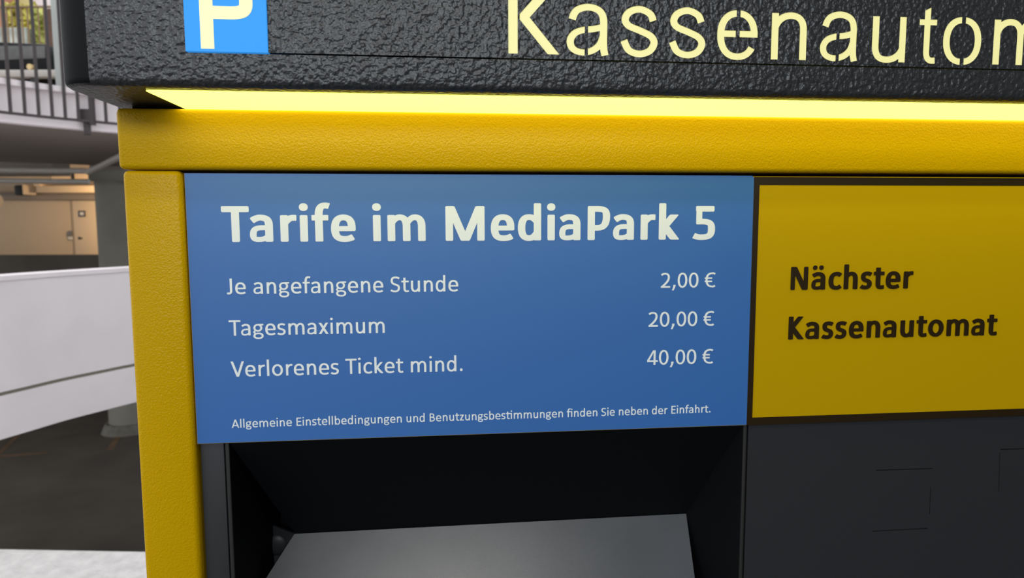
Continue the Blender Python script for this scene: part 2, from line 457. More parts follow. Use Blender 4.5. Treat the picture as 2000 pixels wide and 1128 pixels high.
# tariff sign: a yellow plate whose left part carries the blue film
PZ0, PZ1 = 1.3796, 1.5903
sp = box('sign_plate', -0.0004, 0.93, 0.0006, 0.0031, PZ0+0.0001, PZ1-0.0004, M['yellow_plate'], ps)
sp['label'] = 'yellow backing plate of the signs'
BF = bmesh.new()
add_flat(BF, flat([[(0, 1.3801), (0.45, 1.3801), (0.45, 1.5885), (0.4484, 1.5903), (0, 1.5903)]], eps=1e-6), lambda u, v: (u, v), (0.0, 0.0006))
ts = build('tariff_sign', BF, M['blue'], ps); ts['label'] = 'blue tariff sign with white print'
W = M['white_print']
def line(name, s, B, em, pl, pr, pb, mt, par):
    """pl, pr: where the ink starts and ends, pb: a point of the baseline, read off the sign"""
    return text_line(name, s, B, em, on_y(*pb, 0).z, on_y(*pl, 0).x, on_y(*pr, 0).x, -0.00025, mt, par)
line('heading_lettering', 'Tarife im MediaPark 5', True, 0.0432, (431.5, 408), (1396.5, 440), (463, 472.3), W, ts)
R_ = 0.0191
line('tariff_lettering', 'Je angefangene Stunde', False, R_, (443, 572), (895, 555), (535, 573), W, ts)
line('tariff_lettering', 'Tagesmaximum', False, R_, (446.5, 626), (751.5, 647), (461, 655), W, ts)
line('tariff_lettering', 'Verlorenes Ticket mind.', False, R_, (450.5, 706), (903.5, 719), (464, 735), W, ts)
line('price_lettering', '2,00 €', False, R_, (1290.5, 561), (1397.5, 540), (1300, 561.5), W, ts)
line('price_lettering', '20,00 €', False, R_, (1266.5, 637), (1395, 612), (1275, 637.6), W, ts)
line('price_lettering', '40,00 €', False, R_, (1264, 706), (1393, 685), (1278, 711.8), W, ts)
line('footnote_lettering', 'Allgemeine Einstellbedingungen und Benutzungsbestimmungen finden Sie neben der Einfahrt.', False, 0.0104, (453, 835), (1387.5, 802), (455, 835), W, ts)

# yellow notice with a dark printed border
NB = bmesh.new()
add_flat(NB, flat([[(0.4503, PZ0), (0.93, PZ0), (0.93, 1.5893), (0.4503, 1.5893)]], [[(0.4551, 1.3861), (0.925, 1.3861), (0.925, 1.5828), (0.4551, 1.5828)]], eps=1e-6), lambda u, v: (u, v), (0.0003, 0.0006))
ns = build('notice_border', NB, M['brown'], ps); ns['label'] = 'dark brown printed border of the yellow notice'
line('notice_lettering', 'Nächster', True, 0.0308, (1543.7, 566), (1784, 532), (1545, 565.8), M['brown'], ps)
line('notice_lettering', 'Kassenautomat', True, 0.0308, (1539.3, 662), (1948, 630), (1541, 662.5), M['brown'], ps)

# dark fascia below the signs, with the opening
def groove_slits():
    def slit(pa, pb, h=0.0008):
        a, b = on_y(*pa, .0035), on_y(*pb, .0035)
        return [(a.x, a.z), (b.x, b.z), (b.x, b.z-h), (a.x, a.z-h)]
    def vslit(pa, pb, w=0.0006):
        a, b = on_y(*pa, .0035), on_y(*pb, .0035)
        return [(a.x, a.z), (a.x+w, a.z), (b.x+w, b.z), (b.x, b.z)]
    return [slit((1711, 917), (1822, 913.5)), slit((1704, 1036), (1812, 1030.5)), vslit((1817, 950), (1815, 1004)),
            slit((1954, 876.5), (2048, 873)), vslit((1952.5, 884), (1950, 960))]
FL = bmesh.new()
add_box(FL, 0.0006, 0.0186, 0.0035, 0.03, 0.85, PZ0-0.0007, 0.0006, 2)
build('fascia_panel', FL, M['fascia'], ps, 40)
FR = bmesh.new()
add_flat(FR, flat([[(0.4535, 0.85), (0.93, 0.85), (0.93, PZ0-0.0007), (0.4535, PZ0-0.0007)]], groove_slits(), eps=1e-6), lambda u, v: (u, v), (0.0035, 0.006))
build('fascia_panel', FR, M['fascia'], ps)
box('fascia_backing', 0.4535, 0.93, 0.0061, 0.03, 0.85, PZ0-0.0007, M['black'], ps)
for x0, x1 in ((0.0196, 0.0228), (0.4490, 0.4522)):
    box('opening_trim', x0, x1, 0.0028, 0.06, 0.85, PZ0-0.0008, M['lip'], ps, 0.0009, 2)
# funnel of the opening
ZT = PZ0 - 0.0010
pa, pb = on_y(577, 1042, .09), on_y(1340, 1002, .09)
RC = bmesh.new()
a0, a1 = Vector((0.0228, 0.004, ZT)), Vector((0.4490, 0.004, ZT))
b0, b1 = Vector((pa.x-.0003, 0.0905, pa.z+.0004)), Vector((pb.x+.0003, 0.0905, pb.z+.0004))
zb = 0.86
c0, c1 = Vector((0.0228, 0.004, zb)), Vector((0.4490, 0.004, zb))
d0, d1 = Vector((b0.x, 0.0905, zb)), Vector((b1.x, 0.0905, zb))
lw = Vector((0.030, 0.1250, pa.z+.01)); lz = Vector((0.030, 0.1250, zb))
add_quad(RC, (a0, a1, b1, b0))                       # sloping roof of the opening
add_quad(RC, (a1, c1, d1, b1))                       # right cheek
add_quad(RC, (a0, lw, lz, c0))                       # left cheek
RC.faces.new([RC.verts.new(p) for p in (a0, b0, lw)])
add_quad(RC, (lw, b0 + Vector((0, .0345, 0)), Vector((b0.x, .125, zb)), lz))
RC.faces.new([RC.verts.new(p) for p in (lw, b0, b0 + Vector((0, .0345, 0)))])
build('opening_funnel', RC, M['black'], ps)
# slanted grey panel in the opening: its top edge lies deep, its foot comes forward
TILT = math.radians(48)
nrm = Vector((0, -math.sin(TILT), math.cos(TILT)))
def on_panel(px, py):
    w = ray(px, py); p0 = Vector((0, .09, pa.z)); return CAM + w * ((p0 - CAM).dot(nrm) / w.dot(nrm))
q = [on_panel(575, 1042), on_panel(1340, 1002.5), on_panel(1366, 1195), on_panel(477, 1195)]
SPN = bmesh.new()
top = [SPN.verts.new(p) for p in q]; bot = [SPN.verts.new(p - nrm * .004) for p in q]
SPN.faces.new(top); SPN.faces.new(bot[::-1])
for i in range(4): SPN.faces.new((top[i], bot[i], bot[(i+1) % 4], top[(i+1) % 4]))
o = build('slanted_panel', SPN, M['screen'], ps); o['label'] = 'grey slanted panel inside the opening'
yf = min(p.y for p in q) + .002; zf = min(p.z for p in q) - .002
box('lower_fascia', 0.0232, 0.4488, yf, yf+.02, 0.86, zf, M['fascia'], ps)
# small dark plate with a domed screw beside it
BP = bmesh.new()
g = [on_y(*p, .10) for p in ((512, 1018), (585, 1045.5), (585, 1150), (513, 1150))]
f0 = [BP.verts.new(p) for p in g]; f1 = [BP.verts.new(p + Vector((0, .003, 0))) for p in g]
BP.faces.new(f0); BP.faces.new(f1[::-1])
for i in range(4): BP.faces.new((f0[i], f1[i], f1[(i+1) % 4], f0[(i+1) % 4]))
br = build('side_bracket', BP, M['fascia'], ps)
DM = bmesh.new()
bmesh.ops.create_uvsphere(DM, u_segments=24, v_segments=12, radius=0.0105, matrix=Matrix.Translation(on_y(541, 1063, .1005)) @ Matrix.Diagonal((1, .38, 1, 1)))
build('domed_screw', DM, M['fascia'], br, 60)

# canopy -------------------------------------------------------------------
HY, HZ0, HZ1, HXL, HXR = -0.070, 1.6408, 1.800, -0.0545, XR+0.006
ZS = 1.6621                                                   # seam under the letter panel
PX0, PX1 = 0.0305, 0.93
def rounded_plan(x0, x1, y0, y1, r, notch=None):
    pts = []
    for cx, cy, a0 in ((x1-r, y1-r, 0), (x0+r, y1-r, 90), (x0+r, y0+r, 180), (x1-r, y0+r, 270)):
        if notch == y0 and a0 == 270: pts += [(PX0, y0), (PX1, y0)]
        elif notch and a0 == 270: pts += [(PX0, y0), (PX0, notch), (PX1, notch), (PX1, y0)]
        for k in range(9):
            t = math.radians(a0 + 90*k/8); pts.append((cx + r*math.cos(t), cy + r*math.sin(t)))
    return pts
CN = bmesh.new()
add_prism(CN, rounded_plan(HXL, HXR, HY, 0.42, 0.0245, HY), HZ0, ZS, 0.0050)
add_prism(CN, rounded_plan(HXL, HXR, HY, 0.42, 0.0245, HY+0.02), ZS, HZ1)
bmesh.ops.delete(CN, geom=[f for f in CN.faces if all(abs(v.co.z-ZS) < 1e-5 for v in f.verts)], context='FACES')
bmesh.ops.remove_doubles(CN, verts=CN.verts, dist=2e-5)
add_quad(CN, ((PX0, HY, ZS), (PX1, HY, ZS), (PX1, HY+.02, ZS), (PX0, HY+.02, ZS)))
can = build('canopy', CN, [M['leather'], M['satin']], ps, 35)
for p in can.data.polygons:
    if p.center.x < HXL + 0.0240 and p.normal.z > -0.8: p.material_index = 1
can['label'] = 'black grained canopy with lit letters'
box('canopy_neck', -0.040, XR-0.004, 0.012, 0.40, 1.6372, 1.6412, M['black'], ps)
# diffuser under the canopy
box('light_diffuser', -0.0012, 0.93, -0.0560, 0.0118, 1.6398, 1.6412, M['glow'], can)
# stencil letters cut through the front panel
Ppx = {}
def SL(path, w1=14.5, w2=13.5, **k): return stroke(path, w1, w2, n=16, **k)
def arcpath(cx, cy, rx, ry, a0, a1, n=40):
    e = 2.25
    out = []
    for i in range(n+1):
        t = math.radians(a0 + (a1-a0)*i/n); c, s = math.cos(t), math.sin(t)
        out.append((cx + rx*math.copysign(abs(c)**(2/e), c), cy + ry*math.copysign(abs(s)**(2/e), s)))
    return out
def spl(pts, n=8):
    out = []
    Q = [pts[0]] + pts + [pts[-1]]
    for i in range(1, len(Q)-2):
        p0, p1, p2, p3 = Q[i-1:i+3]
        for k in range(n):
            t = k/n
            out.append(tuple(.5*((2*p1[j]) + (-p0[j]+p2[j])*t + (2*p0[j]-5*p1[j]+4*p2[j]-p3[j])*t*t + (-p0[j]+3*p1[j]-3*p2[j]+p3[j])*t**3) for j in (0, 1)))
    out.append(pts[-1]); return out
def R(x0, x1, y0, y1): return [(x0, y0), (x1, y0), (x1, y1), (x0, y1)]
def stencil(ch):
    add, sub = [], []
    if ch == 'K':
        W_ = 101
        add = [R(0, 18.5, 0, 138), [(22.3, 76.6), (22.3, 66), (42, 70.5), (102, 138), (77, 138)], [(22.3, 66), (77.4, 0), (100.8, 0), (42, 70.5), (22.3, 76.6)]]
    elif ch == 'a':
        W_ = 83
        add = SL(spl([(11.4, 69), (15.5, 80.5), (24, 89), (41, 93.6), (58, 90.5), (68.5, 82), (72.6, 68), (72.6, 50), (72.6, 26), (73.4, 12), (76, 0)]))
        add += SL(spl([(72, 56.5), (62, 53.5), (50, 51), (35, 49.5), (19, 44), (10.5, 35), (8, 25.5), (11, 15), (20, 8), (34, 5.4), (47, 8), (58, 14), (67, 24), (72, 38)]), 14.2, 12.5)
        sub = [R(36.2, 42.4, -5, 24), R(36.2, 42.4, 36, 64)]
    elif ch == 's':
        W_ = 74.5
        add = SL(spl([(65, 70), (58.5, 84), (38.5, 92.5), (18.5, 86.5), (10.3, 72.5), (17, 60), (40.3, 50.3), (60.5, 40.3), (67.2, 27), (58.5, 11.4), (38.5, 5), (18, 12), (8, 31)]), 14.5, 13.5)
    elif ch == 'e':
        W_ = 80
        add = SL(arcpath(40, 47, 33, 43, 0, 328), 14, 13.5) + [R(8, 79.8, 42.8, 56)]
        sub = [R(37.6, 44.6, 78, 110), R(36.6, 44, 36, 60)]
        sub += [[(62, 27), (100, 21), (100, 42.75), (62, 42.75)]]
    elif ch == 'n' or ch == 'm':
        W_ = 69 if ch == 'n' else 108
        add = [R(0, 13.8, 0, 93.5)]
        xs = (62,) if ch == 'n' else (54, 101.2); xa = 6.9
        for xb in xs:
            w = xb-xa
            add += SL([(xa, 56), (xa+.04*w, 78, xa+.25*w, 88.5, xa+.55*w, 88.8), (xa+.86*w, 88.8, xb, 78, xb, 60), (xb, 0)], 13.8, 13.5, taper=(.72, 30)); xa = xb
    elif ch == 'u':
        W_ = 67.5
        add = [R(54, 67.5, 0, 93)]
        add += SL([(60.7, 38), (60.2, 16, 46, 5, 30, 5), (14, 5, 6.8, 14, 6.8, 34), (6.8, 93)], 13.6, 13.2, taper=(.72, 30))
    elif ch == 't':
        W_ = 37.4
        add = [R(0, 37.4, 77.5, 89.5)] + SL([(17, 106), (17, 24), (17, 10, 22, 5, 30, 5), (36.4, 5.6)], 13.2, 13.0) + [[(10.4, 104), (23.6, 104), (23.6, 114), (10.4, 107)]]
    elif ch == 'o':
        W_ = 75.6
        add = SL(arcpath(37.8, 47, 31.2, 43, 90, 450, 48), 13.6, 13.2)
        sub = [R(35.5, 42.5, -10, 24), R(35.5, 42.5, 72, 110)]
    return add, sub, W_
UNIT = 0.000341; BASE = 1.6662
letters = [('K', 992.8, 1093, 102), ('a', 1105.6, 1188.8, 104), ('s', 1210.4, 1284.8, 80), ('s', 1305.2, 1378, 80), ('e', 1400.9, 1480.4, 62),
           ('n', 1505.4, 1574.5, 110), ('a', 1599.8, 1674.5, 112), ('u', 1702.4, 1768.4, 100), ('t', 1793.4, 1828, 100), ('o', 1842.2, 1917, 80), ('m', 1938.2, 2042, 118), ('a', 2064, 2134, 118), ('t', 2150, 2184, 118)]
holes = []; shapes = []
for ch, pl, pr, py in letters:
    add, sub, W_ = stencil(ch)
    xl, xr = on_y(pl, py, HY).x, on_y(pr, py, HY).x; k = (xr-xl)/W_
    V, T = flat(add, sub, eps=.02)
    V = [(xl + u*k, BASE + v*UNIT) for u, v in V]
    shapes.append((V, T))
    holes += [[V[i] for i in t] for t in T]
FP = bmesh.new()
add_flat(FP, flat([[(PX0+.0008, ZS+.0011), (PX1-.0008, ZS+.0011), (PX1-.0008, HZ1-.001), (PX0+.0008, HZ1-.001)]], holes, eps=1e-6), lambda u, v: (u, v), (HY, HY+.0016))
build('letter_panel', FP, M['leather'], can)
for V, T in shapes:
    bm = bmesh.new(); add_flat(bm, (V, T), lambda u, v: (u, v), (HY+.0004, HY+.0030))
    build('stencil_letter', bm, M['glow_letter'], can)
# blue plaque with the white P
pl = bmesh.new(); add_box(pl, PX0, 0.0822, HY-.0012, HY+.004, 1.6626, 1.7143, 0.0003, 1)
plq = build('parking_plaque', pl, M['plaque'], ps); plq['label'] = 'lit blue plaque with a pale letter P'
def hp(px, py): p = on_y(px, py, HY-.0012); return (p.x, p.z)
x0, zb_ = hp(393, 95); x1 = hp(419, 95)[0]; sw = x1-x0
zl = hp(450, 38)[1]; zi = hp(450, 12.6)[1]; zh = 1.7095; xr_ = hp(493, 0)[0]
hs = (zi - zl); cy_ = (zl+zh)/2
pp = [R(x0, x1, zb_, zh)]
kk = 1000
path = [(x0*kk, (zl+hs/2)*kk), ((xr_-.0145)*kk, (zl+hs/2)*kk), ((xr_-.0035)*kk, (zl+hs/2)*kk, (xr_-sw/2)*kk, (cy_-.006)*kk, (xr_-sw/2)*kk, cy_*kk),
        ((xr_-sw/2)*kk, (cy_+.006)*kk, (xr_-.0035)*kk, (zh-hs/2)*kk, (xr_-.0145)*kk, (zh-hs/2)*kk), (x0*kk, (zh-hs/2)*kk)]
for h in stroke(path, sw*kk, hs*kk, n=20): pp.append([(a/kk, b/kk) for a, b in h])
bm = bmesh.new(); add_flat(bm, flat(pp, eps=1e-7), lambda u, v: (u, v), (HY-.0015, HY-.0011))
build('letter', bm, M['plaque_p'], plq)
#BACKGROUND
# ------------------------------------------------------------------ the garage around
M['pale_concrete'] = mat('pale_concrete', (0.66, 0.63, 0.60), 0.85, bump=(35, 6, 0.01), var=(14, 0.16), spec=0.2)
M['asphalt'] = mat('dark_asphalt', (0.105, 0.093, 0.078), 0.9, var=(0.9, 0.30), spec=0.15)
M['dark_concrete'] = mat('dim_concrete', (0.28, 0.24, 0.205), 0.9, var=(0.5, 0.22), spec=0.15)
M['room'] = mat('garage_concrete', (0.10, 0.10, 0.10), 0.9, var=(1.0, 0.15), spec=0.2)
M['white_wall'] = mat('white_painted_concrete', (0.85, 0.79, 0.795), 0.8, var=(3.0, 0.05), spec=0.2)
M['white_fascia'] = mat('white_deck_edge', (0.88, 0.81, 0.81), 0.8, var=(4.0, 0.05), spec=0.2)
M['seam'] = mat('grey_green_joint', (0.18, 0.17, 0.125), 0.9)
M['cream'] = mat('cream_paint', (0.66, 0.52, 0.36), 0.7, var=(0.4, 0.06), spec=0.2)
M['column'] = mat('grey_green_paint', (0.26, 0.25, 0.205), 0.75, var=(2.0, 0.10), spec=0.2)
M['steel'] = mat('grey_railing_steel', (0.060, 0.050, 0.049), 0.5, spec=0.3)
M['pipe'] = mat('grey_pipe', (0.52, 0.48, 0.43), 0.5)
M['orange'] = mat('worn_orange_paint', (0.15, 0.088, 0.045), 0.9, var=(3.0, 0.3))
M['dark'] = mat('dark_steel', (0.02, 0.02, 0.02), 0.6)
M['grey'] = mat('grey_plastic', (0.18, 0.18, 0.18), 0.5)
M['white'] = mat('white_plastic', (0.75, 0.72, 0.68), 0.5)

def structure(o): o['kind'] = 'structure'; return o
FL2 = -2.15
# our level: pale concrete up to an edge, and the lower level beyond it
e0, e1 = on_z(0, 1072, 0), on_z(280, 1077, 0)
sl = (e1.y-e0.y)/(e1.x-e0.x)
def edge(x): return e0.y + (x-e0.x)*sl
bm = bmesh.new()
add_prism(bm, [(-9, -7), (6, -7), (6, edge(6)-.9), (-9, edge(-9)-.9)], -0.30, 0.0)
structure(build('floor', bm, M['room']))
bm = bmesh.new()
add_prism(bm, [(6, edge(6)-.9), (6, edge(6)), (-9, edge(-9)), (-9, edge(-9)-.9)], -0.30, 0.0)
kb = structure(build('trim_2', bm, M['pale_concrete']))
structure(box('floor_lower', -24, 12, -3, 26, FL2-0.2, FL2, M['asphalt']))
bm = bmesh.new()
add_prism(bm, [(-0.6, -7), (6, -7), (6, edge(6)), (-0.6, edge(-0.6))], 3.0, 3.25)
structure(build('ceiling', bm, M['room']))
structure(box('wall_right', 3.4, 3.6, -7, edge(3.4), 0.0, 3.0, M['room']))
structure(box('wall_right', 1.25, 6.0, edge(2)-.35, edge(2)-.15, 0.0, 3.0, M['room']))
structure(box('wall_front', -2.4, 3.4, -3.9, -3.7, 0.0, 2.3, M['room']))
structure(box('wall_front', 1.2, 3.4, -3.7, -3.6, 0.0, 3.0, M['room']))

def offset_path(pts, d):
    out = []
    for i, p in enumerate(pts):
        a, b = pts[max(i-1, 0)], pts[min(i+1, len(pts)-1)]
        t = Vector((b[0]-a[0], b[1]-a[1])).normalized(); n = Vector((-t.y, t.x))      # left of travel: away from the viewer
        out.append((p[0]+n.x*d, p[1]+n.y*d))
    return out
def add_ribbon(bm, pts, d0, d1, z0, z1):
    A, B = offset_path(pts, d0), offset_path(pts, d1)
    rows = [[bm.verts.new(p) for p in ((a[0], a[1], z0), (b[0], b[1], z0), (b[0], b[1], z1), (a[0], a[1], z1))] for a, b in zip(A, B)]
    for r, s in zip(rows, rows[1:]):
        for i in range(4): bm.faces.new((r[i], r[(i+1) % 4], s[(i+1) % 4], s[i]))
    bm.faces.new(rows[0]); bm.faces.new(rows[-1][::-1])
# curved ramp with a white parapet
rp = [on_z(*p, 0.4) for p in ((0, 858.7), (64, 839.6), (128, 820.4), (191.5, 803.8), (261.7, 785.7))]
rp = [(p.x, p.y) for p in rp]
rp = spl([(rp[0][0]-.075, rp[0][1]-.20)] + rp + [(-1.66, 4.27), (-1.40, 4.58), (-1.05, 4.88), (-0.6, 5.15)], 5)
bm = bmesh.new(); add_ribbon(bm, rp, 0, 0.16, 0.6575, 1.262); add_ribbon(bm, rp, 0, 0.16, 0.40, 0.6375); add_ribbon(bm, rp, 0.16, 2.6, 0.42, 0.60)
wr = structure(build('wall_ramp', bm, M['white_wall'], None, 30))
bm = bmesh.new(); add_ribbon(bm, rp, 0.003, 0.15, 0.635, 0.660); build('joint', bm, M['seam'], wr, 30)
bm = bmesh.new(); add_ribbon(bm, rp, -0.006, 0.168, 1.262, 1.287); build('coping', bm, M['white_fascia'], wr, 30)

# upper deck: slab with a white edge
fp = [on_z(*p, 2.4) for p in ((0, 237), (97.5, 246.8), (168, 253), (225, 258))]
fp = spl([(-4.9, 3.6), (-4.1, 4.5)] + [(p.x, p.y) for p in fp] + [(-2.3, 6.22), (-1.6, 6.62), (-0.6, 7.0)], 5)
bm = bmesh.new(); add_ribbon(bm, fp, 0.0, 0.10, 2.40, 2.695); add_ribbon(bm, fp, -0.05, 0.30, 2.695, 2.742)
structure(build('trim_1', bm, M['white_fascia'], None, 30))
bm = bmesh.new(); a_ = offset_path(fp, 0.03)
add_prism(bm, a_ + [(0.4, 10.6), (-3.0, 10.2), (-6.2, 8.6), (-9.5, 6.2)], 2.402, 2.7415)
structure(build('ceiling_deck', bm, M['dark_concrete'], None, 30))
bm = bmesh.new()
add_prism(bm, [(-22, 8.2), (-9, 8.4), (-3.6, 10.0), (4, 9.0), (12, 10), (12, 24), (-22, 24)], 3.62, 3.9)
structure(build('floor_terrace', bm, M['dark_concrete']))

# railing of the deck edge
rail = empty('railing', (fp[12][0], fp[12][1], 2.45), 'dark grey steel bar railing fixed to the white deck edge', 'railing')
rz = 2.455
RO = offset_path(fp, -0.07)
bm = bmesh.new(); add_ribbon(bm, fp, -0.078, -0.062, rz, rz+0.022); build('bottom_rail', bm, M['steel'], rail, 30)
bm = bmesh.new(); add_ribbon(bm, fp, -0.09, -0.05, rz+1.45, rz+1.48); build('top_rail', bm, M['steel'], rail, 30)
def plan_hit(px, path):
    """where the upright seen at column px stands on the plan path"""
    w = ray(px, 220)
    for a, b in zip(path, path[1:]):
        da = (a[0]-CAM.x)*w.y - (a[1]-CAM.y)*w.x; db = (b[0]-CAM.x)*w.y - (b[1]-CAM.y)*w.x
        if da*db <= 0 and da != db:
            t = da/(da-db); return (a[0]+(b[0]-a[0])*t, a[1]+(b[1]-a[1])*t)
for px in (-62, -34.5, -7, 20.8, 49, 75.8, 102, 127.3, 153, 206.5, 234, 262):
    h = plan_hit(px, RO)
    if h:
        bm = bmesh.new(); add_tube(bm, (h[0], h[1], rz), (h[0], h[1], rz+1.46), 0.0135, 10); build('baluster', bm, M['steel'], rail, 40)
h = plan_hit(180, RO)
box('rail_post', h[0]-.02, h[0]+.02, h[1]-.02, h[1]+.02, rz-.02, rz+1.46, M['steel'], rail, .003, 1)
h2 = plan_hit(170, offset_path(fp, -0.035)); 
box('bracket_plate', h2[0]-.045, h2[0]+.03, h2[1]-.03, h2[1]+.03, rz+.005, rz+.115, M['steel'], rail, .004, 1)
box('bracket_foot', h2[0]-.024, h2[0]+.012, h2[1]-.03, h2[1]+.03, rz-.105, rz+.01, M['steel'], rail, .004, 1)

# things beyond the railing, on the deck
def plane_z(px, py, depth):
    return up_at(px, py, depth).z
def up_at(px, py, depth):
    """point of the line of sight on the upright plane at that level distance"""
    w = ray(px, py); return CAM + w * (depth / (w.x*0.10055 + w.y*0.99493))
def facing_box(name, pl, pr, pt, pb, depth, thick, material, parent=None, bev=0.0, z1=None, z0=None, xoff=0):
    """upright block whose near face spans the columns pl..pr at that distance"""
    a, b = up_at(pl, (max(pt, -40)+pb)/2, depth), up_at(pr, (max(pt, -40)+pb)/2, depth)
    zt = plane_z((pl+pr)/2, pt, depth) if z1 is None else z1
    zb_ = plane_z((pl+pr)/2, pb, depth) if z0 is None else z0
    t = Vector((b.x-a.x, b.y-a.y, 0)); L = t.length; ang = math.atan2(t.y, t.x)
    bm = bmesh.new(); add_box(bm, 0, L, 0, thick, zb_, zt, bev, 2)
    bmesh.ops.transform(bm, matrix=Matrix.Translation((a.x, a.y, 0)) @ Matrix.Rotation(ang, 4, 'Z'), verts=bm.verts)
    return build(name, bm, material, parent, 40 if bev else None)
DZ = 2.742
gb = facing_box('guard_rail', -260, 118, 136, 151, 6.6, 0.09, M['pipe'], None, 0.015)
tag(gb, 'low grey guard rail running along the deck edge behind the railing bars', 'guard rail')
facing_box('rail_support', -200, -190, 150, 190, 6.62, 0.05, M['dark'], gb, z0=DZ-.06); facing_box('rail_support', 60, 70, 150, 190, 6.62, 0.05, M['dark'], gb, z0=DZ-.06)
pst = facing_box('steel_post', 101.5, 109, -120, 150, 6.3, 0.10, mat('pale_grey_paint', (0.42, 0.45, 0.42), 0.6), None, .004, z0=DZ-.05)
tag(pst, 'pale grey upright post at the right end of the railing view', 'post')
facing_box('edge_strip', 109.2, 117, -120, 150, 6.36, 0.08, mat('mauve_grey_paint', (0.20, 0.18, 0.20), 0.6), pst, z0=DZ-.05)

# parked car, its nose pointing right
CD = 7.4
car = empty('car', at(-60, 150, CD + .8), 'dark parked car with one yellow fog lamp behind the railing bars', 'car')
M['car'] = mat('dark_car_paint', (0.006, 0.0065, 0.007), 0.4, spec=0.15)
M['car_grey'] = mat('grey_bumper', (0.13, 0.13, 0.125), 0.5, spec=0.2, var=(8, .3))
nose, zc = at(100, 120, CD), lambda py: at(50, py, CD).z
tl = at(-700, 120, CD + .4); dirv = Vector((tl.x-nose.x, tl.y-nose.y, 0)).normalized(); side = Vector((-dirv.y, dirv.x, 0))
if side.y < 0: side = -side
def car_profile(name, prof, w0, w1, material, par, bev=0.02):
    b = bmesh.new()
    lo = [b.verts.new(nose * 1 + dirv * s + side * w0 + Vector((0, 0, z - nose.z))) for s, z in prof]
    hi = [b.verts.new(nose * 1 + dirv * s + side * w1 + Vector((0, 0, z - nose.z))) for s, z in prof]
    b.faces.new(lo); b.faces.new(hi[::-1]); n = len(prof)
    for i in range(n): b.faces.new((lo[i], lo[(i+1) % n], hi[(i+1) % n], hi[i]))
    bmesh.ops.recalc_face_normals(b, faces=b.faces)
    if bev: bmesh.ops.bevel(b, geom=list(b.edges), offset=bev, segments=2, profile=.5, affect='EDGES')
    return build(name, b, material, par, 40)
zb0, zb1, zb2 = zc(146), zc(86), zc(80)
car_profile('body', [(0.02, zb0), (0, zb1-.12), (0.05, zb1), (0.55, zb2), (1.55, zb2+.06), (2.25, zb2+.52), (3.6, zb2+.54), (4.3, zb2+.12), (4.6, zb2+.04), (4.65, zb0)], 0.0, 1.7, M['car'], car, .03)
car_profile('side_trim', [(0.06, zc(114)), (0.06, zc(90)), (0.62, zc(88)), (0.62, zc(116))], -0.012, 0.03, M['car_grey'], car, .008)
for s in (0.85, 3.5):
    c = nose + dirv*s + Vector((0, 0, DZ + .33 - nose.z)); b = bmesh.new(); add_tube(b, c - side*.01, c + side*.2, .33, 24); build('wheel', b, M['dark'], car, 40)
c = at(57, 130, CD-.02); b = bmesh.new(); add_tube(b, c, c + side*.05, .032, 16)
fg = build('fog_lamp', b, mat('yellow_lamp_glass', (0.75, 0.55, 0.25), 0.3), car, 40); fg['label'] = 'yellow fog lamp'
# planting and houses beyond
def shrub(name, px0, px1, py0, py1, depth, n, color, label, size=.10):
    a, b = at(px0, py1, depth), at(px1, py0, depth)
    root = empty(name, ((a.x+b.x)/2, (a.y+b.y)/2 + .5, 3.9), label, 'shrub', 'shrubs beyond the parked car')
    fm = mat('leaves', color, 0.6, var=(2.0, 0.45)); bm = bmesh.new()
    for _ in range(n):
        u, v, w = random.random(), random.random(), random.random()
        c = Vector((a.x+(b.x-a.x)*u, a.y+(b.y-a.y)*u + w*1.0, a.z+(b.z-a.z)*v))
        rt = Matrix.Rotation(random.random()*6.3, 3, Vector((random.gauss(0, 1), random.gauss(0, 1), random.gauss(0, 1))).normalized())
        s = size*(.6+random.random()*.8)
        add_quad(bm, [c + rt @ Vector(q) for q in ((-s, 0, 0), (0, -s*.5, 0), (s, 0, 0), (0, s*.5, .02))])
    build('foliage', bm, fm, root)
    bm = bmesh.new(); c = ((a.x+b.x)/2, (a.y+b.y)/2+.5); add_tube(bm, (c[0], c[1], 3.88), (c[0], c[1], (a.z+b.z)/2), .04, 8); build('stem', bm, mat('bark', (.09, .06, .04), .9), root)
pw = facing_box('planter', -120, 53, 53, 82, 11.0, 0.6, mat('grey_green_render', (0.42, 0.45, 0.40), 0.8, var=(5, .5)), None, .02, z0=3.88)
tag(pw, 'long pale grey planter wall under the green shrubs behind the car', 'planter')
shrub('shrub', 10, 60, 6, 66, 12.2, 900, (0.60, 0.53, 0.11), 'yellow-green shrub above the left half of the planter')
shrub('shrub', 64, 92, 20, 82, 10.6, 650, (0.55, 0.58, 0.16), 'brighter green shrub beside the right end of the planter')
hs_ = empty('house', at(60, 60, 17), 'pale pink house with a brown balcony beam beyond the shrubs', 'house')
facing_box('wall', -160, 118, -140, 90, 17, 3.0, mat('pale_pink_render', (0.86, 0.76, 0.74), 0.8), hs_, z0=3.88)
facing_box('brick_pier', -90, 13, -140, 90, 16.6, .35, mat('red_brick', (0.48, 0.22, 0.15), .8, var=(4, .3)), hs_, z0=3.88)
facing_box('balcony_beam', 14, 110, 17, 25, 16.5, .4, mat('brown_wood', (0.26, 0.14, 0.09), .7), hs_)
facing_box('window_frame', 20, 56, -10, 17, 16.9, .05, mat('yellow_blind', (0.66, 0.58, 0.25), .7), hs_)
tr = facing_box('tree_trunk', 94, 101, 15, 140, 9.9, .12, mat('brown_bark', (0.15, 0.085, 0.06), .9, var=(6, .3)), None, .03, z0=3.88)
tag(tr, 'thin brown tree trunk beside the pale grey post', 'tree')
structure(facing_box('floor_deck', -900, 700, 150, 160, 6.9, 2.2, M['dark_concrete'], None, z1=DZ, z0=2.5))

